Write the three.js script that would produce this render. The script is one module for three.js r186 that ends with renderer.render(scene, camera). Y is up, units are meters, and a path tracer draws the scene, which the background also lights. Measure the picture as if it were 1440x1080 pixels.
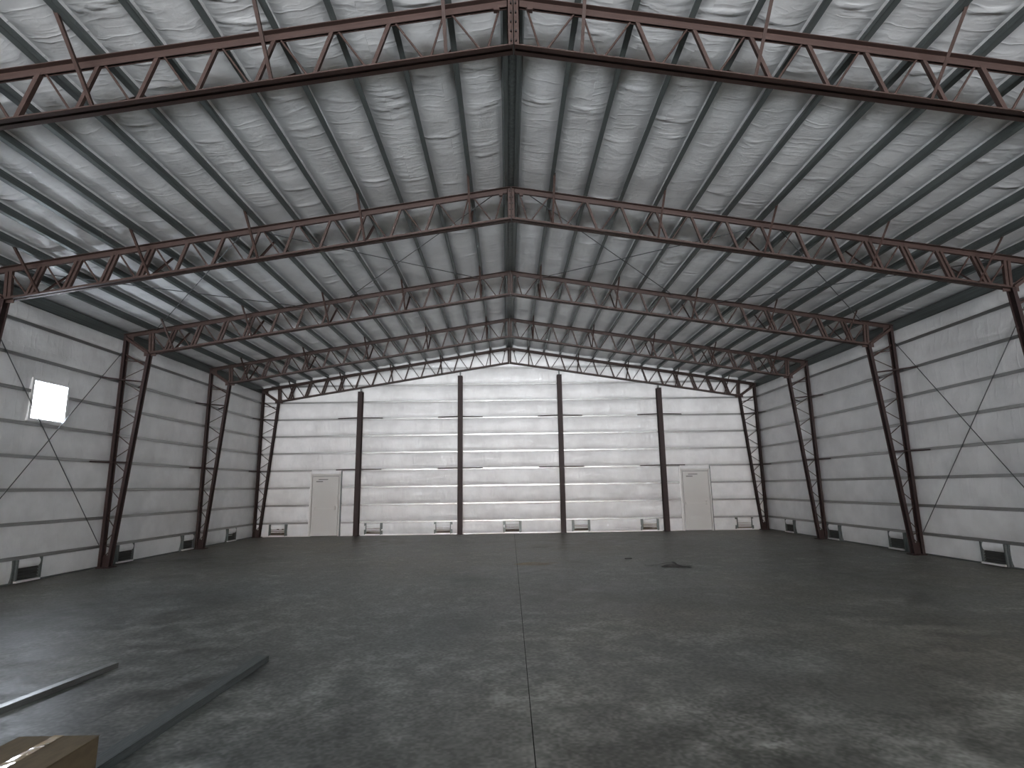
import * as THREE from 'three';
import { mergeGeometries, mergeVertices } from 'three/addons/utils/BufferGeometryUtils.js';
import { RectAreaLightUniformsLib } from 'three/addons/lights/RectAreaLightUniformsLib.js';
import { RoundedBoxGeometry } from 'three/addons/geometries/RoundedBoxGeometry.js';

// ------------------------------------------------------------------ camera, sky, light, exposure
const scene = new THREE.Scene();
const camera = new THREE.PerspectiveCamera(2 * Math.atan(540 / 783.9) * 180 / Math.PI, 1440 / 1080, 0.05, 400);
camera.position.set(-0.1229, 1.6087, 0);
camera.rotation.set(0.1834, -0.0100, -0.0149, 'YXZ');

const renderer = new THREE.WebGLRenderer({ antialias: true });
renderer.toneMapping = THREE.LinearToneMapping;
renderer.toneMappingExposure = 11.0;
renderer.shadowMap.enabled = true;
RectAreaLightUniformsLib.init();

// thin high overcast, a little brighter and whiter towards the horizon
const SKY = 1.0;
{
  const w = 128, h = 64, d = new Float32Array(w * h * 4);
  for (let j = 0; j < h; j++) for (let i = 0; i < w; i++) {
    const el = ((j + 0.5) / h - 0.5) * Math.PI, t = Math.pow(Math.max(0, Math.sin(el)), 0.6), k = (j * w + i) * 4;
    d[k] = SKY * (1.0 - 0.22 * t); d[k + 1] = SKY * (1.03 - 0.16 * t); d[k + 2] = SKY * (1.08 - 0.04 * t); d[k + 3] = 1;
  }
  const t = new THREE.DataTexture(d, w, h, THREE.RGBAFormat, THREE.FloatType);
  t.mapping = THREE.EquirectangularReflectionMapping; t.magFilter = t.minFilter = THREE.LinearFilter; t.needsUpdate = true;
  scene.background = t;
}
// the sun stands high behind the building's open end: it lights the yard and just reaches over the door sill
const sun = new THREE.DirectionalLight(0xfff0dc, 2.2);
sun.position.set(14, 60, 40); sun.castShadow = true;
Object.assign(sun.shadow.camera, { left: -70, right: 70, top: 70, bottom: -70, near: 1, far: 220 });
sun.shadow.mapSize.set(2048, 2048);
scene.add(sun);

const W = 9.144, FZ = [-5.171, -9.019, -12.867, -16.715, -20.399], ZR = 25.62;
const DOORW = 15.0, DOORH = 3.6;
// daylight through the wide open door behind the camera: low sky in the doorway itself, and an added upward fill light over the yard, far brighter than the ground there, to lift the roof
function daylight(name, color, power, w, h, pos, look) {
  const l = new THREE.RectAreaLight(color, power, w, h);
  l.name = name; l.position.set(...pos); l.lookAt(...look); scene.add(l); return l;
}
daylight('door_sky_daylight', 0xffd2b0, 1.0, DOORW, DOORH, [0, DOORH * 0.5, ZR - 0.05], [0, DOORH * 0.5, 0]);
daylight('yard_fill_light', 0xe6edf4, 30, DOORW, 9, [0, -0.2, ZR + 5.1], [0, 10, ZR + 5.101]);
daylight('window_daylight', 0xe4edfa, 5.0, 0.74, 0.68, [-W - 0.25, 3.4, -10.96], [0, 3.4, -10.96]);

// ------------------------------------------------------------------ helpers
let seed = 7;
const rnd = () => { seed |= 0; seed = seed + 0x6D2B79F5 | 0; let t = Math.imul(seed ^ seed >>> 15, 1 | seed); t = t + Math.imul(t ^ t >>> 7, 61 | t) ^ t; return ((t ^ t >>> 14) >>> 0) / 4294967296; };
const rr = (a, b) => a + (b - a) * rnd();
const V = (x, y, z) => new THREE.Vector3(x, y, z);

const counts = {};
function numbered(name) { const n = counts[name] = (counts[name] ?? -1) + 1; return n ? `${name}_${String(n).padStart(3, '0')}` : name; }
function shade(o) { o.traverse(c => { if (c.isMesh) { c.castShadow = true; c.receiveShadow = true; } }); return o; }
function mesh(name, geo, mat, parent) {
  const m = new THREE.Mesh(Array.isArray(geo) ? (geo.length > 1 ? mergeGeometries(geo.map(g => g.index ? g.toNonIndexed() : g)) : geo[0]) : geo, mat);
  m.name = name; m.castShadow = m.receiveShadow = true; if (parent) parent.add(m); return m;
}
function thing(name, label, category, group) {
  const o = new THREE.Group(); o.name = numbered(name); o.userData = { label, category };
  if (group) o.userData.group = group;
  scene.add(o); return o;
}
function structure(name, label, category) {
  const o = new THREE.Group(); o.name = name; o.userData = { label, category, kind: 'structure' }; scene.add(o); return o;
}
const boxG = (x0, x1, y0, y1, z0, z1) => new THREE.BoxGeometry(x1 - x0, y1 - y0, z1 - z0).translate((x0 + x1) / 2, (y0 + y1) / 2, (z0 + z1) / 2);
// a straight bar of section w (across) by h (along "up") from a to b; shifted sideways by ow, oh
function bar(a, b, w, h, up = V(0, 1, 0), ow = 0, oh = 0) {
  const d = b.clone().sub(a), L = d.length(); d.normalize();
  let s = new THREE.Vector3().crossVectors(up, d); if (s.lengthSq() < 1e-6) s.set(1, 0, 0); s.normalize();
  const u = new THREE.Vector3().crossVectors(d, s).normalize();
  const g = new THREE.BoxGeometry(w, h, L).translate(ow, oh, L / 2);
  return g.applyMatrix4(new THREE.Matrix4().makeBasis(s, u, d).setPosition(a));
}
function rod(a, b, r, seg = 6) {
  const d = b.clone().sub(a), L = d.length();
  return new THREE.CylinderGeometry(r, r, L, seg, 1).rotateX(Math.PI / 2).translate(0, 0, L / 2)
    .applyMatrix4(new THREE.Matrix4().makeBasis(...basisOf(d.normalize())).setPosition(a));
}
function basisOf(d) { const t = Math.abs(d.y) < 0.9 ? V(0, 1, 0) : V(1, 0, 0); const s = t.clone().cross(d).normalize(); return [s, d.clone().cross(s).normalize(), d]; }

// value noise, tileable with period p
function makeNoise(s) {
  const h = (x, y) => { let n = Math.imul(x, 374761393) + Math.imul(y, 668265263) + Math.imul(s, 974634777) | 0; n = Math.imul(n ^ n >>> 13, 1274126177); n ^= n >>> 16; return (n >>> 0) / 4294967296; };
  return (x, y, p) => {
    const xi = Math.floor(x), yi = Math.floor(y), fx = x - xi, fy = y - yi, u = fx * fx * (3 - 2 * fx), v = fy * fy * (3 - 2 * fy);
    const m = q => ((q % p) + p) % p, x0 = m(xi), x1 = m(xi + 1), y0 = m(yi), y1 = m(yi + 1);
    const a = h(x0, y0), b = h(x1, y0), c = h(x0, y1), d = h(x1, y1);
    return a + (b - a) * u + (c - a) * v + (a - b - c + d) * u * v;
  };
}
function fbm(n, u, v, f, oct) { let s = 0, a = 0.5, t = 0; for (let k = 0; k < oct; k++) { s += a * n(u * f, v * f, f); t += a; a *= 0.5; f *= 2; } return s / t; }
function dataTex(w, h, fn, srgb = true) {
  const d = new Uint8Array(w * h * 4);
  for (let j = 0; j < h; j++) for (let i = 0; i < w; i++) {
    const c = fn((i + 0.5) / w, (j + 0.5) / h), k = (j * w + i) * 4;
    for (let q = 0; q < 3; q++) d[k + q] = Math.max(0, Math.min(255, Math.round(255 * (c.length ? c[q] : c))));
    d[k + 3] = 255;
  }
  const t = new THREE.DataTexture(d, w, h, THREE.RGBAFormat);
  t.wrapS = t.wrapT = THREE.RepeatWrapping; t.magFilter = THREE.LinearFilter; t.minFilter = THREE.LinearMipmapLinearFilter; t.generateMipmaps = true;
  if (srgb) t.colorSpace = THREE.SRGBColorSpace; t.needsUpdate = true; return t;
}

// ------------------------------------------------------------------ materials
const nA = makeNoise(1), nB = makeNoise(2), nC = makeNoise(3), nD = makeNoise(4);
const T = 19.2;                                              // metres a concrete tile of the texture covers
// sealed power-trowelled concrete: mottling, dark wet-cured blotches, trowel arcs, speckle, one clay stain
const concreteMap = dataTex(2048, 2048, (u, v) => {
  const big = fbm(nA, u, v, 6, 4), mid = fbm(nB, u, v, 24, 4), str = fbm(nC, u, v, 90, 3), fine = nD(u * 900, v * 900, 900), sp = nC(u * 1800, v * 1800, 1800);
  let c = 0.37 + 0.08 * (big - 0.5) + 0.13 * (mid - 0.5) + 0.38 * (str - 0.5) + 0.18 * (fine - 0.5);
  const blot = Math.min(1, Math.max(0, fbm(nD, u, v, 11, 4) - 0.5) * 3); c -= 0.38 * blot * Math.max(0, str - 0.32) * (0.6 + 0.8 * fine);
  const scuff = Math.max(0, fbm(nA, u, v, 60, 3) - 0.66) * 3; c += 0.09 * Math.min(1, scuff);
  if (sp > 0.955) c += 0.06; else if (sp < 0.04) c -= 0.08;
  const warm = 0.012 * (fbm(nB, u, v, 5, 3) - 0.5) * 4;
  // rusty clay stain left by a load on the slab
  const sx = (u * T - 9.6 - 0.52) / 0.52, sz = (v * T - 20.9 + 12.4) / 0.3, sd = sx * sx + sz * sz;
  let st = Math.max(0, Math.min(1, (1.15 - sd + 1.6 * (mid - 0.5)) * 1.6)) * (0.35 + 0.9 * str); st = Math.min(1, 1.5 * st);
  // thin broken darker line along the slab
  const mz = v * T - 20.9, mx = u * T - 9.6 + 3.0 + 0.076 * (mz + 6.04); if (mz > -6.7 && mz < -4.2 && Math.abs(mx) < 0.012 && str > 0.42) c -= 0.08;
  return [c + warm + 0.004 - 0.01 * st, c + 0.004 - 0.08 * st, c - warm - 0.012 - 0.19 * st];
});
const concreteRough = dataTex(1024, 1024, (u, v) => { const c = 0.57 + 0.2 * (fbm(nB, u, v, 24, 4) - 0.5) + 0.3 * (fbm(nC, u, v, 90, 2) - 0.5); return c; }, false);
const concrete = new THREE.MeshStandardMaterial({ map: concreteMap, roughnessMap: concreteRough, roughness: 0.85, metalness: 0 });
concrete.color.setRGB(0.92, 0.92, 0.90);

// crinkled metallised facing of the insulation; u runs along the strip, wrinkles run across it
const foilBump = dataTex(1024, 1024, (u, v) => {
  const w = fbm(nA, u, v, 8, 3) * 0.05, a = 1 - Math.abs(2 * nB((u + w) * 26, v * 4, 52) - 1), b = 1 - Math.abs(2 * nC((u + w) * 64, v * 16, 64) - 1);
  return 0.55 * Math.pow(Math.max(0, a), 5) + 0.2 * Math.pow(Math.max(0, b), 4) + 0.3 * fbm(nD, u, v, 40, 3);
}, false);
foilBump.repeat.set(0.4, 0.4);
const foilTone = dataTex(512, 512, (u, v) => { const c = 0.97 + 0.14 * (fbm(nB, u, v, 12, 5) - 0.5); return [c, c, c]; });
foilTone.repeat.set(0.25, 0.25);
function foilMat(rgb, o) { const m = new THREE.MeshPhysicalMaterial({ map: foilTone, bumpMap: foilBump, bumpScale: 0.0045, metalness: 0.12, roughness: 0.5, ...o }); m.color.setRGB(...rgb); return m; }
const foil = foilMat([0.84, 0.85, 0.855]);

// red-oxide primed steel with brush marks and scuffs
const primerMap = dataTex(512, 512, (u, v) => {
  const c = 0.75 + 0.5 * (fbm(nA, u, v, 10, 5) - 0.5), s = nB(u * 200, v * 200, 200) > 0.93 ? 0.12 : 0;
  return [c + s, c * 0.98 + s, c * 0.97 + s];
});
primerMap.repeat.set(1.7, 1.7);
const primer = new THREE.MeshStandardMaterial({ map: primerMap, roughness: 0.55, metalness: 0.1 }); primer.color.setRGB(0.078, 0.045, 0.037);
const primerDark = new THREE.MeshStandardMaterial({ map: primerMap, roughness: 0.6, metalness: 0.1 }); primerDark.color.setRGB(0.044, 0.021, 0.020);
// galvanised steel with a faint spangle
const galvMap = dataTex(512, 512, (u, v) => { const c = 0.8 + 0.3 * (fbm(nC, u, v, 24, 3) - 0.5) + 0.1 * (nD(u * 120, v * 120, 120) - 0.5); return [c, c, c]; });
galvMap.repeat.set(1.3, 1.3);
const galv = new THREE.MeshStandardMaterial({ map: galvMap, roughness: 0.42, metalness: 0.35 }); galv.color.setRGB(0.2, 0.23, 0.225);  // galvanised steel darkened for the purlins, shade of their undersides put into the colour
const galvBright = new THREE.MeshStandardMaterial({ map: galvMap, roughness: 0.36, metalness: 0.9 }); galvBright.color.setRGB(0.56, 0.57, 0.565);  // same galvanised steel as a lighter, glossier copy, its lit look put into the colour
const dullSteel = new THREE.MeshStandardMaterial({ map: galvMap, roughness: 0.55, metalness: 0.3 }); dullSteel.color.setRGB(0.17, 0.19, 0.19);
const cableMat = new THREE.MeshStandardMaterial({ roughness: 0.5, metalness: 0.7 }); cableMat.color.setRGB(0.12, 0.125, 0.13);
const boltMat = new THREE.MeshStandardMaterial({ roughness: 0.5, metalness: 0.6 }); boltMat.color.setRGB(0.03, 0.028, 0.027);
const sheetMat = new THREE.MeshStandardMaterial({ roughness: 0.5, metalness: 0.2 }); sheetMat.color.setRGB(0.55, 0.56, 0.57);
const doorPaint = new THREE.MeshStandardMaterial({ roughness: 0.5, metalness: 0.0 }); doorPaint.color.setRGB(0.60, 0.595, 0.575);
const framePaint = new THREE.MeshStandardMaterial({ roughness: 0.45, metalness: 0.0 }); framePaint.color.setRGB(0.63, 0.625, 0.605);
const whiteTrim = new THREE.MeshStandardMaterial({ roughness: 0.4, metalness: 0.3 }); whiteTrim.color.setRGB(0.75, 0.75, 0.74);
const darkVent = new THREE.MeshStandardMaterial({ roughness: 0.7, metalness: 0.2 }); darkVent.color.setRGB(0.05, 0.052, 0.05);
const brownVent = new THREE.MeshStandardMaterial({ roughness: 0.7, metalness: 0.1 }); brownVent.color.setRGB(0.17, 0.12, 0.085);
const steelBar = new THREE.MeshStandardMaterial({ roughness: 0.3, metalness: 0.9 }); steelBar.color.setRGB(0.6, 0.6, 0.58);
const inkMat = new THREE.MeshStandardMaterial({ roughness: 0.8 }); inkMat.color.setRGB(0.12, 0.12, 0.12);
const glass = new THREE.MeshPhysicalMaterial({ color: 0xffffff, transmission: 1, thickness: 0, roughness: 0.02, ior: 1.45 });
const groundMat = new THREE.MeshStandardMaterial({ map: concreteMap, roughness: 1 }); groundMat.color.setRGB(0.95, 0.92, 0.86);
const card = new THREE.MeshStandardMaterial({ roughness: 0.75, map: dataTex(256, 256, (u, v) => { const c = 0.85 + 0.25 * (fbm(nA, u, v, 8, 5) - 0.5) + 0.05 * Math.sin(v * 400); return [c, c, c]; }) }); card.color.setRGB(0.145, 0.105, 0.058);
const tapeMat = new THREE.MeshPhysicalMaterial({ roughness: 0.14, metalness: 0.0, clearcoat: 1 }); tapeMat.color.setRGB(0.42, 0.32, 0.2);
const fillerMat = new THREE.MeshPhysicalMaterial({ roughness: 1, specularIntensity: 0 }); fillerMat.color.setRGB(0.03, 0.03, 0.03);
const scrapMat = new THREE.MeshStandardMaterial({ roughness: 0.6 }); scrapMat.color.setRGB(0.03, 0.03, 0.03);

// ------------------------------------------------------------------ the setting
const SL = 0.1615, HR = 6.785;                               // slope and height of the top of the rafters
const yTop = x => HR - SL * Math.abs(x);
const ZB = FZ[4] - 0.11;                                     // inner face of the end wall girts
const GY = [0.49, 1.105, 1.725, 2.34, 2.96, 3.58, 4.20, 4.83, 5.45, 6.08];
const INS = 0.06;                                            // insulation lies this far behind the inner girt and purlin faces
const PX = n => 0.11 + 0.605 * n;

const ground = mesh('ground', new THREE.PlaneGeometry(240, 240).rotateX(-Math.PI / 2).translate(0, -0.25, 0), groundMat, scene);
{ const uv = ground.geometry.attributes.uv; for (let i = 0; i < uv.count; i++) uv.setXY(i, uv.getX(i) * 12, uv.getY(i) * 12); }
ground.userData = { label: 'pale bare ground outside around the building', category: 'ground', kind: 'structure' };

// slab: two pours with a sawn joint between them along the ridge line
{
  const fl = structure('floor', 'grey power-trowelled concrete slab floor with a sawn joint', 'floor');
  const jx = z => 0.04 + 0.0038 * (-z - 9);                   // the joint is not quite parallel to the walls
  for (const s of [-1, 1]) {
    const sh = new THREE.Shape(), e = 0.0035 * s;
    sh.moveTo(jx(-20.9) + e, 20.9); sh.lineTo(s * 9.6, 20.9); sh.lineTo(s * 9.6, -ZR - 0.4); sh.lineTo(jx(ZR + 0.4) + e, -ZR - 0.4); sh.closePath();
    const g = new THREE.ExtrudeGeometry(sh, { depth: 0.2, bevelEnabled: false });
    g.rotateX(-Math.PI / 2).translate(0, -0.2, 0);
    const p = g.attributes.position, uv = g.attributes.uv;
    for (let i = 0; i < p.count; i++) uv.setXY(i, (p.getX(i) + 9.6) / T, (p.getZ(i) + 20.9) / T);
    mesh('slab', g, concrete, fl);
  }
  mesh('joint_filler', boxG(-0.2, 0.3, -0.19, -0.01, -20.9, ZR + 0.4), fillerMat, fl);
}

// a quilted insulation strip: u along U (list of stations), v across from 0 to width(u) along D, bulging along N
function strip(O, U, D, N, us, width, opt = {}) {
  const nv = opt.nv || 8, bulge = opt.bulge ?? 0.06, pos = [], uvs = [], idx = [], wr = [];
  const L0 = us[0], L1 = us[us.length - 1];
  for (let u = L0; u < L1;) { u += rr(0.10, opt.gap || 0.9); const n = 1 + (rnd() < 0.35 ? Math.floor(rr(1, 3.9)) : 0); for (let k = 0; k < n; k++) wr.push([u + k * rr(0.05, 0.10), rr(0.25, 1) ** 2 * (opt.amp || 0.015), rr(0.012, 0.026), rr(-0.12, 0.12), rr(-0.05, 0.05), rr(0, 0.35), rr(0.65, 1.0)]); }
  const p1 = rr(0, 50), p2 = rr(0, 50);
  let w0 = 0;
  us.forEach((u, i) => {
    const w = typeof width === 'function' ? width(u) : width;
    while (w0 < wr.length && wr[w0][0] < u - 1) w0++;
    for (let j = 0; j <= nv; j++) {
      const v = j / nv, s = Math.sin(Math.PI * v);
      let d = bulge * Math.pow(s, 0.55) * (0.85 + 0.45 * nA(u * 0.55 + p1, v * 1.5 + p2, 512)) + 0.018 * s * (nB(u * 2.3 + p2, v * 3 + p1, 512) - 0.5);
      for (let k = w0; k < wr.length && wr[k][0] < u + 1; k++) {
        const q = wr[k], x = (u - q[0] - q[3] * (v - 0.5) - q[4] * (v - 0.5) * (v - 0.5) * 4) / q[2];
        if (x > -3 && x < 3) { const e = Math.min(1, Math.max(0, (v - q[5] + 0.1) * 6)) * Math.min(1, Math.max(0, (q[6] + 0.1 - v) * 6)); d += q[1] * e * Math.exp(-x * x) * Math.pow(s, 0.3); }
      }
      pos.push(O.x + U.x * u + D.x * w * v + N.x * d, O.y + U.y * u + D.y * w * v + N.y * d, O.z + U.z * u + D.z * w * v + N.z * d);
      uvs.push(u + p1, v * w + p2);
    }
    if (i) for (let j = 0; j < nv; j++) { const a = (i - 1) * (nv + 1) + j, b = a + nv + 1; idx.push(a, b, a + 1, a + 1, b, b + 1); }
  });
  const g = new THREE.BufferGeometry();
  g.setAttribute('position', new THREE.Float32BufferAttribute(pos, 3)); g.setAttribute('uv', new THREE.Float32BufferAttribute(uvs, 2)); g.setIndex(idx);
  const flip = new THREE.Vector3().crossVectors(U, D).dot(N) < 0;
  if (flip) for (let i = 0; i < idx.length; i += 3) { const t = idx[i + 1]; g.index.setX(i + 1, idx[i + 2]); g.index.setX(i + 2, t); }
  g.computeVertexNormals(); return g;
}
function stations(a, b, step) { const n = Math.max(2, Math.round((b - a) / step)), r = []; for (let i = 0; i <= n; i++) r.push(a + (b - a) * i / n); return r; }
const longStations = [...stations(2.5, 20.75, 0.032)], rearStations = stations(-ZR - 0.3, 2.4, 0.6);

// ceiling: roof sheet above, one quilted strip between every two purlins
{
  const ce = structure('ceiling', 'sloping roof lining of crinkled silver insulation between purlins', 'ceiling');
  for (const s of [-1, 1]) {
    const edge = [...Array(15).keys()].map(PX); edge.push(W + 0.22);
    const D = V(s, -SL, 0);
    for (let n = 0; n < 15; n++) {
      const x0 = edge[n], x1 = edge[n + 1], O = V(s * x0, yTop(x0) + 0.185, 0);
      mesh('insulation_strip', strip(O, V(0, 0, -1), D, V(-s * SL, -1, 0).normalize(), [...rearStations, ...longStations], x1 - x0, { bulge: 0.055, gap: 1.3 }), foil, ce);
    }
    const g = bar(V(s * 4.75, yTop(4.75) + 0.27, -20.95), V(s * 4.75, yTop(4.75) + 0.27, ZR + 0.5), 9.75, 0.06, V(s * SL, 1, 0).normalize());
    mesh('roof_sheet', g, sheetMat, ce);
  }
  mesh('ridge_liner', strip(V(-0.11, yTop(0.11) + 0.055, 0), V(0, 0, -1), V(1, 0, 0), V(0, -1, 0), [...rearStations, ...longStations], 0.22, { bulge: 0.012, nv: 4, gap: 2 }), galv, ce);
}

// side walls
const WIN = { y0: 3.04, y1: 3.76, z0: -11.37, z1: -10.56 };
for (const s of [-1, 1]) {
  const wl = structure(s < 0 ? 'wall_left' : 'wall_right', s < 0 ? 'insulated side wall with one small square window' : 'insulated side wall without any window', 'wall');
  const xi = s * (W + INS);
  const rows = [0.02, ...GY.slice(0, 8), 5.165];
  const add = (y0, y1, a, b, fine = true) => mesh('insulation_panel', strip(V(xi, y0, 0), V(0, 0, -1), V(0, 1, 0), V(-s, 0, 0), fine ? stations(a, b, 0.05) : stations(a, b, 0.5), y1 - y0, { bulge: 0.03, gap: 1.6, amp: 0.006 }), foil, wl);
  for (let k = 0; k < rows.length - 1; k++) {
    const y0 = rows[k], y1 = rows[k + 1];
    if (s < 0 && (k === 5 || k === 6)) {
      add(y0, y1, 2, -WIN.z1 - 0.03); add(y0, y1, -WIN.z0 + 0.03, 20.7);
      if (k === 6) add(WIN.y1 + 0.03, y1, -WIN.z1 - 0.03, -WIN.z0 + 0.03);
      else add(y0, WIN.y0 - 0.02, -WIN.z1 - 0.03, -WIN.z0 + 0.03);
    } else add(y0, y1, 2, 20.7);
    add(y0, y1, -ZR - 0.2, 2, false);
  }
  const xo = W + 0.24, xq = W + 0.30, sh = (y0, y1, z0, z1) => boxG(s < 0 ? -xq : xo, s < 0 ? -xo : xq, y0, y1, z0, z1);
  if (s > 0) mesh('wall_sheet', sh(-0.1, 5.62, -20.95, ZR + 0.4), sheetMat, wl);
  else mesh('wall_sheet', [sh(-0.1, WIN.y0 - 0.01, -20.95, ZR + 0.4), sh(WIN.y1 + 0.01, 5.62, -20.95, ZR + 0.4), sh(WIN.y0 - 0.01, WIN.y1 + 0.01, -20.95, WIN.z0 - 0.01), sh(WIN.y0 - 0.01, WIN.y1 + 0.01, WIN.z1 + 0.01, ZR + 0.4)], sheetMat, wl);
  // rolled bottom edge of the lining
  mesh('base_angle', boxG(s < 0 ? -W - 0.19 : W + 0.05, s < 0 ? -W - 0.05 : W + 0.19, 0.0, 0.03, -20.6, ZR), galv, wl);
}
// far end wall
{
  const wl = structure('wall_back', 'gabled end wall lined with silver insulation and two doors', 'wall');
  const rows = [0.03, ...GY, 7.2], roof = x => yTop(x) + 0.16;
  for (let k = 0; k < rows.length - 1; k++) {
    const y0 = rows[k], y1 = rows[k + 1];
    let xm = W + 0.16; if (roof(xm) < y0 + 0.02) xm = (HR + 0.16 - y0 - 0.02) / SL;
    const us = stations(-xm, xm, 0.045);
    mesh('insulation_panel', strip(V(0, y0, ZB - INS), V(1, 0, 0), V(0, 1, 0), V(0, 0, 1), us, u => Math.max(0.02, Math.min(y1, roof(u)) - y0), { bulge: 0.045, gap: 0.6, amp: 0.012, nv: 10 }), foil, wl);
  }
  const g = new THREE.Shape(); g.moveTo(-9.44, -0.1); g.lineTo(9.44, -0.1); g.lineTo(9.44, 5.55); g.lineTo(0, 7.08); g.lineTo(-9.44, 5.55); g.closePath();
  mesh('wall_sheet', new THREE.ExtrudeGeometry(g, { depth: 0.06, bevelEnabled: false }).translate(0, 0, ZB - 0.33), sheetMat, wl);
  const tr = structure('baseboard_back', 'bright metal base angle along the foot of the end wall', 'trim');
  const segs = [[-9.1, -7.27], [-6.1, -5.66], [-5.4, 5.4], [5.66, 6.1], [7.27, 9.1]];
  for (const [a, b] of segs) mesh('base_angle', [boxG(a, b, 0.004, 0.034, ZB - 0.03, ZB + 0.015), boxG(a, b, 0.0, 0.006, ZB - 0.1, ZB + 0.03)], whiteTrim, tr);
}
// wall behind the camera with the big open doorway
{
  const wl = structure('wall_rear', 'end wall behind the camera with a wide open doorway', 'wall');
  const g = new THREE.Shape(); g.moveTo(-9.44, -0.1); g.lineTo(-DOORW / 2, -0.1); g.lineTo(-DOORW / 2, DOORH); g.lineTo(DOORW / 2, DOORH); g.lineTo(DOORW / 2, -0.1); g.lineTo(9.44, -0.1); g.lineTo(9.44, 5.55); g.lineTo(0, 7.08); g.lineTo(-9.44, 5.55); g.closePath();
  mesh('insulated_face', new THREE.ExtrudeGeometry(g, { depth: 0.25, bevelEnabled: false }).translate(0, 0, ZR), foil, wl);
}
// window
{
  const w = structure('window_1', 'small square window glaring white in the side wall', 'window');
  const x0 = -W - 0.30, x1 = -W - 0.13, { y0, y1, z0, z1 } = WIN, t = 0.03;
  mesh('window_frame', [boxG(x0, x1, y0 - 0.03, y0, z0 - t, z1 + t), boxG(x0, x1, y1, y1 + 0.03, z0 - t, z1 + t), boxG(x0, x1, y0, y1, z0 - t, z0), boxG(x0, x1, y0, y1, z1, z1 + t)], whiteTrim, w);
  const c = 0.055; mesh('window_casing', [boxG(-W - 0.13, -W - 0.004, y0 - c, y0, z0 - c, z1 + c), boxG(-W - 0.13, -W - 0.004, y1, y1 + c, z0 - c, z1 + c), boxG(-W - 0.13, -W - 0.004, y0, y1, z0 - c, z0), boxG(-W - 0.13, -W - 0.004, y0, y1, z1, z1 + c)], foil, w);
  mesh('pane', boxG(-W - 0.262, -W - 0.258, y0, y1, z0, z1), glass, w);
}

// ------------------------------------------------------------------ purlins and girts
// Z section: web along +y from 0 to depth, lower flange to -f, upper flange to +f, both lipped; extruded along z
function zSection(len, depth, f, dir) {
  const t = 0.004, b = (x0, x1, y0, y1) => boxG(Math.min(x0 * dir, x1 * dir), Math.max(x0 * dir, x1 * dir), y0, y1, 0, len);
  return mergeGeometries([b(-t / 2, t / 2, 0, depth), b(-f, t / 2, 0, t), b(-f, -f + t, 0, 0.018), b(-t / 2, f, depth - t, depth), b(f - t, f, depth - 0.018, depth)].map(g => g.toNonIndexed()));
}
const ORD = ['first', 'second', 'third', 'fourth', 'fifth', 'sixth', 'seventh', 'eighth', 'ninth', 'tenth', 'eleventh', 'twelfth', 'thirteenth', 'fourteenth', 'fifteenth'];
const PLEN = 20.6 + ZR;
for (const s of [-1, 1]) {
  const side = s < 0 ? 'roof slope above the window wall' : 'roof slope above the windowless wall';
  const geo = zSection(PLEN, 0.19, 0.062, s);
  for (let n = 0; n < 15; n++) {
    const p = thing('roof_purlin', `galvanised steel roof purlin, ${ORD[n]} from the ridge on the ${side}`, 'purlin', `purlins of the ${side}`);
    p.position.set(s * PX(n), yTop(PX(n)) + 0.002, -20.6); p.rotation.z = -s * Math.atan(SL);
    mesh('purlin_section', geo, galv, p);
    // lap plates over the frames
    if (n > 0) for (let k = 0; k < 5; k++) mesh('lap_plate', boxG(-0.006, 0.006, 0.02, 0.165, FZ[k] + 20.6 - 0.35, FZ[k] + 20.6 + 0.35), galv, p);
  }
  const e = thing('eave_strut', `deep galvanised eave strut on top of the ${s < 0 ? 'window wall' : 'windowless wall'}`, 'eave strut', 'eave struts');
  e.position.set(s * (W + 0.045), 5.17, -20.6);
  const eb = (a, b, y0, y1) => boxG(s < 0 ? -b : a, s < 0 ? -a : b, y0, y1, 0, PLEN);
  mesh('strut_section', [eb(0, 0.005, 0, 0.23), eb(0, 0.08, 0, 0.005), eb(0, 0.08, 0.225, 0.23), eb(0.075, 0.08, 0, 0.03)], galv, e);
}
// girts: inner flange 62 mm high facing the room, web running back, lipped
const girtX = (a, b) => { const t = 0.004; return mergeGeometries([boxG(a, b, -0.062, 0, -t, 0), boxG(a, b, -t, 0, -0.16, 0), boxG(a, b, -0.062, -0.058, -0.018, 0), boxG(a, b, 0, 0.05, -0.16, -0.156)].map(g => g.toNonIndexed())); };
function girt(name, y, a, b, where, label, group) {
  const o = thing(name, label, 'girt', group);
  const m = mesh('girt_section', girtX(a, b), galvBright, o);
  if (where === 'back') o.position.set(0, y, ZB);
  else { o.position.set(where * (W + 0.012), y, 0); o.rotation.y = where < 0 ? Math.PI / 2 : -Math.PI / 2; }
}
const FLOORS = ['lowest', ...ORD.slice(1)];
GY.slice(0, 8).forEach((y, k) => {
  for (const s of [-1, 1]) {
    const wn = s < 0 ? 'window side wall' : 'windowless side wall', nm = `${k ? ORD[k] + ' steel girt up from the floor' : 'lowest steel girt'} on the ${wn}`;
    // local x runs along -z on the left wall and along +z on the right one
    const R = (z0, z1) => s < 0 ? [-z1, -z0] : [z0, z1];
    if (s < 0 && k === 5) {
      girt('wall_girt', y, ...R(-20.6, WIN.z0 - 0.056), s, nm + ', past the window', 'girts of the side walls');
      girt('wall_girt', y, ...R(WIN.z1 + 0.056, ZR), s, nm + ', before the window', 'girts of the side walls');
    } else girt('wall_girt', y, ...R(-20.6, ZR), s, nm, 'girts of the side walls');
  }
});
const DOORS = [[-7.17, -6.2], [6.2, 7.17]];
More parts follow.
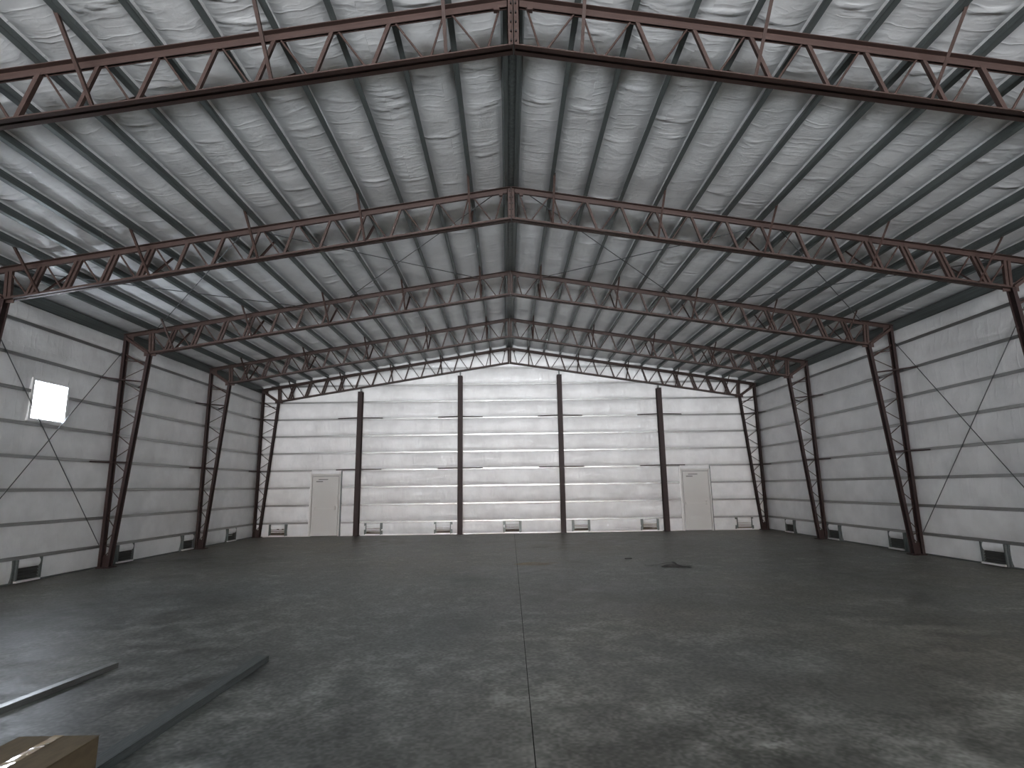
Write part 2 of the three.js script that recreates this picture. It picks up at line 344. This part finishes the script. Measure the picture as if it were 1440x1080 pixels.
GY.forEach((y, k) => {
  const nm = `${k ? ORD[k] + ' steel girt up' : 'lowest steel girt'} on the gabled end wall`, grp = 'girts of the end wall';
  if (k < 3) {
    girt('end_wall_girt', y, -9.1, -7.25, 'back', nm + ', between door and window wall', grp);
    girt('end_wall_girt', y, -6.12, 6.12, 'back', nm + ', between the doors', grp);
    girt('end_wall_girt', y, 7.25, 9.1, 'back', nm + ', between door and windowless wall', grp);
  } else { const xm = Math.min(9.1, (HR + 0.1 - y) / SL); girt('end_wall_girt', y, -xm, xm, 'back', nm, grp); }
});

// ------------------------------------------------------------------ steel frames
const bN = x => 6.178 - 0.1602 * Math.abs(x);                // underside of the bottom chord
const KX = 8.524, KY = 4.8127;
function tee(a, b, flangeUp, leg = 0.075, half = 0.058, gap = 0.026) {     // two angles back to back
  const t = 0.008, up = V(0, 1, 0), o = [];
  for (const s of [-1, 1]) {
    o.push(bar(a, b, t, leg, up, s * (gap / 2 + t / 2), flangeUp ? -leg / 2 : leg / 2));
    o.push(bar(a, b, half, t, up, s * (gap / 2 + half / 2), flangeUp ? -t / 2 : t / 2));
  }
  return o;
}
const boltG = new THREE.CylinderGeometry(0.012, 0.012, 0.03, 6).rotateX(Math.PI / 2);
function makeFrame(end) {
  const f = new THREE.Group();
  for (const s of [-1, 1]) {
    const P = (x, y, z = 0) => V(s * x, y, z);
    mesh('top_chord', tee(P(0.015, HR), P(W + 0.02, yTop(W + 0.02)), true, 0.085, 0.06), primer, f);
    mesh('bottom_chord', tee(P(0.015, bN(0)), P(KX + 0.02, KY), false, 0.06, 0.06), primer, f);
    const tN = x => yTop(x) - 0.05, lo = x => bN(x) + 0.035;
    for (let n = 0; n < 15; n++) {
      const x = PX(n), xb = Math.min(x + 0.17, KX - 0.03);
      const big = n >= 10, r = n < 2 ? 0.012 : n < 8 ? 0.019 : 0.024;
      // the stout member of each panel
      if (n === 14) mesh('web_post', [-1, 1].map(q => bar(P(x - 0.05, tN(x), 0), P(KX - 0.03, lo(KX)), 0.05, 0.05, V(0, 0, 1), q * 0.035, 0)), primer, f);
      else if (big) mesh('web_strut', [-1, 1].map(q => bar(P(x, tN(x)), P(xb, lo(xb)), 0.04, 0.05, V(0, 0, 1), q * 0.036, 0)), primer, f);
      else if (n < 2) mesh('web_rod', rod(P(x + 0.03, tN(x)), P(x + 0.17, lo(x + 0.17)), r), primer, f);
      else mesh('web_angle', bar(P(x, tN(x)), P(xb, lo(xb)), r * 2, r * 2, V(0, 0, 1)), primer, f);
      // the slender diagonal back to the next panel towards the ridge
      if (n > 0) { const xa = PX(n - 1) + 0.23; mesh('web_rod', rod(P(x - 0.05, tN(x)), P(n === 14 ? KX - 0.35 : xa, lo(xa)), n < 9 ? 0.0115 : 0.015), primer, f); }
      // kickers from the bottom chord out to the purlins
      if (n % 3 === 1) for (const q of end ? [1] : [-1, 1]) mesh('flange_brace', [bar(P(x, bN(x) + 0.03, q * 0.03), P(x, yTop(x) + 0.03, q * 0.62), 0.034, 0.005), bar(P(x, bN(x) + 0.03, q * 0.03), P(x, yTop(x) + 0.03, q * 0.62), 0.005, 0.03, V(0, 1, 0), 0.016, 0.012)], primer, f);
    }
    // half of the bolted ridge joint
    const rp = mesh('ridge_plate', [boxG(s > 0 ? 0.006 : -0.016, s > 0 ? 0.016 : -0.006, bN(0) - 0.0, HR - 0.01, -0.075, 0.075), boxG(s > 0 ? 0.016 : -0.066, s > 0 ? 0.066 : -0.016, bN(0) + 0.01, HR - 0.02, 0.03, 0.04), boxG(s > 0 ? 0.056 : -0.066, s > 0 ? 0.066 : -0.056, bN(0) + 0.01, HR - 0.02, -0.06, 0.04)], primer, f);
    for (let k = 0; k < 5; k++) mesh('bolt', boltG.clone().translate(s * 0.024, bN(0) + 0.07 + k * 0.115, 0.045), boltMat, rp);
    mesh('ridge_lug', boxG(s > 0 ? 0.15 : -0.21, s > 0 ? 0.21 : -0.15, HR - 0.16, HR - 0.1, 0.0, 0.05), primer, f);
    // knee
    mesh('knee_strut', [-1, 1].map(q => bar(P(W - 0.05, yTop(W) - 0.1), P(KX + 0.02, KY + 0.02), 0.05, 0.085, V(0, 0, 1), 0, q * 0.03)).concat([bar(P(W - 0.05, yTop(W) - 0.1), P(KX + 0.02, KY + 0.02), 0.09, 0.012, V(0, 0, 1))]), primer, f);
    mesh('knee_gusset', [bar(P(KX - 0.14, KY + 0.03), P(KX + 0.14, KY + 0.03), 0.012, 0.13, V(0, 1, 0)), bar(P(W - 0.2, yTop(W) - 0.08), P(W + 0.03, yTop(W) - 0.08), 0.012, 0.16, V(0, 1, 0))], primer, f);
    // column: outer and inner chord, lacing, base
    const col = new THREE.Group(); col.name = 'column'; f.add(col);
    const chan = (a, b) => { const o = [bar(a, b, 0.13, 0.010, V(s, 0, 0)), bar(a, b, 0.010, 0.065, V(s, 0, 0), 0.06, 0), bar(a, b, 0.010, 0.065, V(s, 0, 0), -0.06, 0)]; return o; };
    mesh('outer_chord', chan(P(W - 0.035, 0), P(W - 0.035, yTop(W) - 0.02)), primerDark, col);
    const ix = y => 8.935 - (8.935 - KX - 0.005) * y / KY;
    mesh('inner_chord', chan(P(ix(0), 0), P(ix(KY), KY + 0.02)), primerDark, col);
    const oy = [0.3, ...GY.slice(0, 8)]; const ox = W - 0.06;
    const rods = [[ox, 0.2, ix(0.42), 0.42]];
    for (let k = 0; k < 8; k++) {
      const y = GY[k], ym = y + 0.31;
      if (k < 7) rods.push([ox, y + 0.05, ix(ym), ym], [ix(ym), ym, ox, GY[k + 1] - 0.02]);
    }
    rods.push([ox, 0.47, ix(0.42), 0.42], [ox, 4.68, ix(4.62), 4.62], [ox, 4.83, ix(4.55), 4.52], [ox, 4.2, ix(4.16), 4.16]);
    for (const [xa, ya, xb, yb] of rods) mesh('lacing_rod', rod(P(xa, ya), P(xb, yb), 0.0105), primer, col);
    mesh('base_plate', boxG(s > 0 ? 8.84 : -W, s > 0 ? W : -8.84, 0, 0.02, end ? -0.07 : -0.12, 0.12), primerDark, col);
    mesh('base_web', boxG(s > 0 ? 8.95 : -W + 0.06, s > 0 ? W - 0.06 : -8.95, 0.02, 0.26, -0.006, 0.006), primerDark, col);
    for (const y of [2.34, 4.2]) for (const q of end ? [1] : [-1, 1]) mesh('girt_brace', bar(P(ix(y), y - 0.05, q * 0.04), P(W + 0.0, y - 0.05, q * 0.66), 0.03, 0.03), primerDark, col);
  }
  return f;
}
const frame0 = makeFrame();
const FL = ['rust-red open lattice steel truss above the carton, high over the bare floor', 'rust-red lattice steel truss spanning the hall on the near side of the square window', 'rust-red lattice steel truss spanning the hall just past the square window', 'second lattice steel truss out from the gabled end wall', 'dark lattice steel truss standing against the gabled end wall'];
FZ.forEach((z, i) => {
  const f = i === 4 ? makeFrame(true) : i ? frame0.clone() : frame0; f.name = numbered('portal_truss'); f.position.set(0, 0, z);
  f.userData = { label: FL[i], category: 'truss', group: 'steel portal trusses' }; scene.add(f);
});

// end wall posts, I sections under the last rafter
[[-5.52, 5.17], [-1.8425, 5.72], [1.8425, 5.72], [5.525, 5.17]].forEach(([x, top], k) => {
  const lab = ['dark maroon wall post beside the door next to the window wall', 'tall maroon wall post under the ridge, on the window wall side', 'tall maroon wall post under the ridge, on the windowless wall side', 'dark maroon wall post beside the door next to the windowless wall'][k];
  const p = thing('end_wall_post', lab, 'post', 'end wall posts'); p.position.set(x, 0, FZ[4]);
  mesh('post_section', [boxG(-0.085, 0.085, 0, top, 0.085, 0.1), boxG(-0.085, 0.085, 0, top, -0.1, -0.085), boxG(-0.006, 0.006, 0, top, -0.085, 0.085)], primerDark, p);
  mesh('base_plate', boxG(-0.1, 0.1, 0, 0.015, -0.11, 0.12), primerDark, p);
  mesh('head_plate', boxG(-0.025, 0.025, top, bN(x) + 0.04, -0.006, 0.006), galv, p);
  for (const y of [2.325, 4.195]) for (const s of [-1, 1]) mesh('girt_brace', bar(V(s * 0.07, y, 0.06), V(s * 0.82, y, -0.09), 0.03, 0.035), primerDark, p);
});

// ------------------------------------------------------------------ doors in the end wall
DOORS.forEach(([a, b], k) => {
  const s = k ? 1 : -1;
  const d = structure(`door_${k + 1}`, k ? 'grey steel exit door near the windowless wall' : 'grey steel exit door near the window wall', 'door');
  d.position.set((a + b) / 2, 0, ZB);
  const h = (b - a) / 2, top = 2.13;
  const leaf = mesh('door_leaf', [new RoundedBoxGeometry(2 * h - 0.03, top - 0.02, 0.045, 1, 0.006).translate(0, top / 2 + 0.005, 0.03)], doorPaint, d);
  mesh('door_frame', [boxG(-h - 0.05, -h, 0, top + 0.05, -0.1, 0.05), boxG(h, h + 0.05, 0, top + 0.05, -0.1, 0.05), boxG(-h, h, top, top + 0.05, -0.1, 0.05)], framePaint, d);
  mesh('jamb_stud', boxG(-h - 0.085, -h - 0.05, 0, 2.28, -0.1, 0.03), whiteTrim, d);
  mesh('jamb_stud', boxG(h + 0.05, h + 0.085, 0, 2.28, -0.1, 0.03), galv, d);
  mesh('head_lining', strip(V(0, top + 0.05, 0.0), V(1, 0, 0), V(0, 1, 0), V(0, 0, 1), stations(-h - 0.05, h + 0.05, 0.04), 0.15, { bulge: 0.02, nv: 5 }), foil, d);
  const pb = mesh('panic_bar', [bar(V(-h + 0.12, 0.96, 0.085), V(h - 0.12, 0.96, 0.085), 0.022, 0.032), boxG(-h + 0.08, -h + 0.14, 0.92, 1.0, 0.05, 0.1)], framePaint, leaf);
  mesh('latch_case', new RoundedBoxGeometry(0.06, 0.14, 0.06, 2, 0.01).translate((k ? 1 : 1) * (h - 0.13), 0.98, 0.075), steelBar, pb);
  // unreadable small print stuck to the leaf
  mesh('printed_notice', [boxG(-0.26, 0.08, 1.975, 2.0, 0.0525, 0.054), boxG(-0.34, -0.1, 1.90, 1.93, 0.0525, 0.054)].slice(0, 2), inkMat, leaf);
  mesh('closer_arm', bar(V(-h + 0.04, top - 0.03, 0.06), V(h - 0.02, top - 0.03, 0.06), 0.012, 0.014), inkMat, leaf);
});

// ------------------------------------------------------------------ low wall vents
function makeVent(slatMat) {
  const v = new THREE.Group();
  for (const s of [-1, 1]) mesh('jamb', [boxG(s * 0.26 - 0.018, s * 0.26 + 0.018, 0.02, 0.43, -0.05, 0.02), boxG(s * 0.30 - 0.03, s * 0.30 + 0.03, 0.02, 0.43, -0.05, -0.01)], galv, v);
  mesh('upper_lining', strip(V(0, 0.275, -0.01), V(1, 0, 0), V(0, 1, 0), V(0, 0, 1), stations(-0.24, 0.24, 0.03), 0.155, { bulge: 0.03, nv: 6 }), foil, v);
  mesh('backing', boxG(-0.242, 0.242, 0.05, 0.275, -0.03, -0.022), darkVent, v);
  for (let k = 0; k < 4; k++) mesh('slat', boxG(-0.242, 0.242, -0.003, 0.003, -0.016, 0.016).rotateX(0.7).translate(0, 0.082 + k * 0.053, -0.006), slatMat, v);
  mesh('sill', boxG(-0.28, 0.25, 0.022, 0.055, -0.03, 0.05), whiteTrim, v);
  return v;
}
const ventB = makeVent(brownVent), ventD = makeVent(darkVent);
function putVent(proto, first, x, z, turn, label, group) {
  const v = proto.clone(); v.name = numbered('wall_vent'); v.position.set(x, 0, z); v.rotation.y = turn;
  v.userData = { label, category: 'vent', group }; scene.add(v);
}
const VL = ['low louvred vent between the window wall and the end wall door', 'low vent right beside the maroon post nearest the window wall door', 'low vent beside the tall maroon post on the window wall side', 'low vent at the foot of the end wall under the ridge', 'low vent beside the tall maroon post on the windowless side', 'low vent between the door post and tall post on the windowless side', 'low louvred vent between the end wall door and windowless wall'];
[-8.33, -4.94, -2.45, 0.02, 2.48, 4.95, 8.35].forEach((x, k) => putVent(ventB, 0, x, ZB + 0.0, 0, VL[k], 'vents along the end wall'));
[-10.98, -13.68, -16.3, -18.82].forEach((z, k) => {
  const at = ['in the bay with the crossed cables', 'beyond the window bay', 'two bays past the window', 'in the last bay before the end wall'][k];
  putVent(ventD, 0, -W - 0.0, z, Math.PI / 2, `low dark vent in the window side wall, ${at}`, 'vents along the side walls');
  putVent(ventD, 0, W + 0.0, z, -Math.PI / 2, `low dark vent in the windowless side wall, ${at}`, 'vents along the side walls');
});

// ------------------------------------------------------------------ bracing cables
function cable(a, b, label, group) { const o = mesh(numbered('bracing_cable'), rod(a, b, 0.0085, 6), cableMat, scene); o.userData = { label, category: 'cable', group }; }
for (const s of [-1, 1]) {
  const wn = s < 0 ? 'window side wall' : 'windowless side wall', rn = s < 0 ? 'window wall side' : 'windowless side', x = s * (W + 0.0);
  cable(V(x, 0.5, FZ[2] + 0.09), V(x, 5.1, FZ[1] - 0.09), `thin steel cable on the ${wn} rising away from the end wall`, 'wall bracing cables');
  cable(V(x - s * 0.025, 4.85, FZ[2] + 0.09), V(x - s * 0.025, 0.25, FZ[1] - 0.09), `thin steel cable on the ${wn} falling away from the end wall`, 'wall bracing cables');
  const R = xx => yTop(xx) - 0.03, rc = (x0, x1, l) => cable(V(s * x0, R(x0), FZ[1] - 0.07), V(s * x1, R(x1), FZ[2] + 0.07), l, 'roof bracing cables'), rc2 = (x0, x1, l) => cable(V(s * x0, R(x0) - 0.03, FZ[1] - 0.07), V(s * x1, R(x1) - 0.03, FZ[2] + 0.07), l, 'roof bracing cables');
  rc(0.3, 3.9, `thin roof cable on the ${rn} running from ridge at the nearer frame`);
  rc2(4.3, 0.78, `thin roof cable on the ${rn} running to the ridge of the farther frame`);
  rc(4.7, 8.4, `thin roof cable on the ${rn} running to the eave of the farther frame`);
  rc2(8.4, 4.95, `thin roof cable on the ${rn} running from the eave of the nearer frame`);
}

// ------------------------------------------------------------------ things lying on the floor
function channel(name, label, a, b, w, h, galv) {
  const o = thing(name, label, 'channel', 'steel channels on the floor'), d = b.clone().sub(a), L = d.length(); o.position.copy(a); o.rotation.y = Math.atan2(d.x, d.z);
  const t = 0.004;
  mesh('channel_web', [boxG(-w / 2, w / 2, h - t, h, 0, L)], galv, o);
  for (const s of [-1, 1]) { mesh('channel_flange', boxG(s > 0 ? w / 2 - t : -w / 2, s > 0 ? w / 2 : -w / 2 + t, 0.0, h, 0, L), galv, o); mesh('channel_lip', boxG(s > 0 ? w / 2 - 0.02 : -w / 2, s > 0 ? w / 2 : -w / 2 + 0.02, 0, t, 0, L), galv, o); }
}
channel('steel_channel', 'shiny galvanised steel channel lying loose on the floor, farther from the carton', V(-3.84, 0, -5.66), V(-4.25, 0, -2.2), 0.075, 0.045, galvBright);
channel('steel_channel', 'dull grey steel channel lying on the floor just past the carton', V(-2.50, 0, -5.76), V(-2.575, 0, -3.46), 0.12, 0.055, dullSteel);
{
  const o = thing('cardboard_carton', 'brown cardboard carton sealed with shiny tape on the floor', 'carton');
  const x0 = -2.83, x1 = -2.39, z0 = -3.39, z1 = -2.75, h = 0.3;
  mesh('carton_body', new RoundedBoxGeometry(x1 - x0, h - 0.004, z1 - z0, 2, 0.006).translate((x0 + x1) / 2, h / 2 - 0.002, (z0 + z1) / 2), card, o);
  for (const s of [-1, 1]) mesh('top_flap', boxG(s < 0 ? x0 : (x0 + x1) / 2 + 0.002, s < 0 ? (x0 + x1) / 2 - 0.002 : x1, h - 0.004, h, z0, z1), card, o);
  const pl = new THREE.PlaneGeometry(0.055, z1 - z0, 4, 60).rotateX(-Math.PI / 2), p = pl.attributes.position;
  for (let i = 0; i < p.count; i++) p.setY(i, 0.002 + 0.0035 * nA(p.getX(i) * 40 + 9, p.getZ(i) * 26 + 9, 512));
  pl.computeVertexNormals();
  mesh('tape', pl.translate((x0 + x1) / 2, h, (z0 + z1) / 2), tapeMat, o);
}
{
  const o = thing('plastic_scrap', 'torn strips of black plastic lying on the floor near the end wall', 'scrap');
  o.position.set(3.07, 0, -11.75); o.scale.set(1.25, 1.2, 1.6);
  const ribbon = (pts, w) => {
    const c = new THREE.CatmullRomCurve3(pts.map(p => V(...p))), n = 20, pos = [], idx = [];
    for (let i = 0; i <= n; i++) { const p = c.getPoint(i / n), t = c.getTangent(i / n), q = V(-t.z, 0, t.x).normalize().multiplyScalar(w * (0.35 + 0.65 * Math.sin(Math.PI * (0.08 + 0.84 * i / n))) * (0.7 + 0.6 * nA(i * 0.7 + w * 99, 2, 64))); pos.push(p.x + q.x, p.y + 0.012 * nB(i * 0.9, 5, 64), p.z + q.z, p.x - q.x, p.y, p.z - q.z); if (i) { const a = 2 * i; idx.push(a - 2, a - 1, a, a, a - 1, a + 1); } }
    const g = new THREE.BufferGeometry(); g.setAttribute('position', new THREE.Float32BufferAttribute(pos, 3)); g.setIndex(idx); g.computeVertexNormals(); return g;
  };
  scrapMat.side = THREE.DoubleSide;
  mesh('strip', ribbon([[-0.34, 0.006, -0.03], [-0.15, 0.012, -0.05], [0.05, 0.05, 0.0], [0.2, 0.02, 0.08], [0.4, 0.006, 0.05]], 0.035), scrapMat, o);
  mesh('strip', ribbon([[-0.12, 0.008, 0.12], [0.05, 0.03, 0.06], [0.2, 0.015, 0.14], [0.33, 0.006, 0.2]], 0.04), scrapMat, o);
  mesh('strip', ribbon([[-0.02, 0.01, -0.12], [0.1, 0.06, -0.04], [0.14, 0.03, 0.1]], 0.025), scrapMat, o);
}
{
  const o = thing('wood_chip', 'tiny dark chip on the floor between clay stain and plastic strips', 'chip');
  o.position.set(2.55, 0, -12.95);
  mesh('chip_body', new RoundedBoxGeometry(0.16, 0.02, 0.06, 2, 0.008).rotateY(0.3).translate(0, 0.01, 0), scrapMat, o);
}
renderer.render(scene, camera);
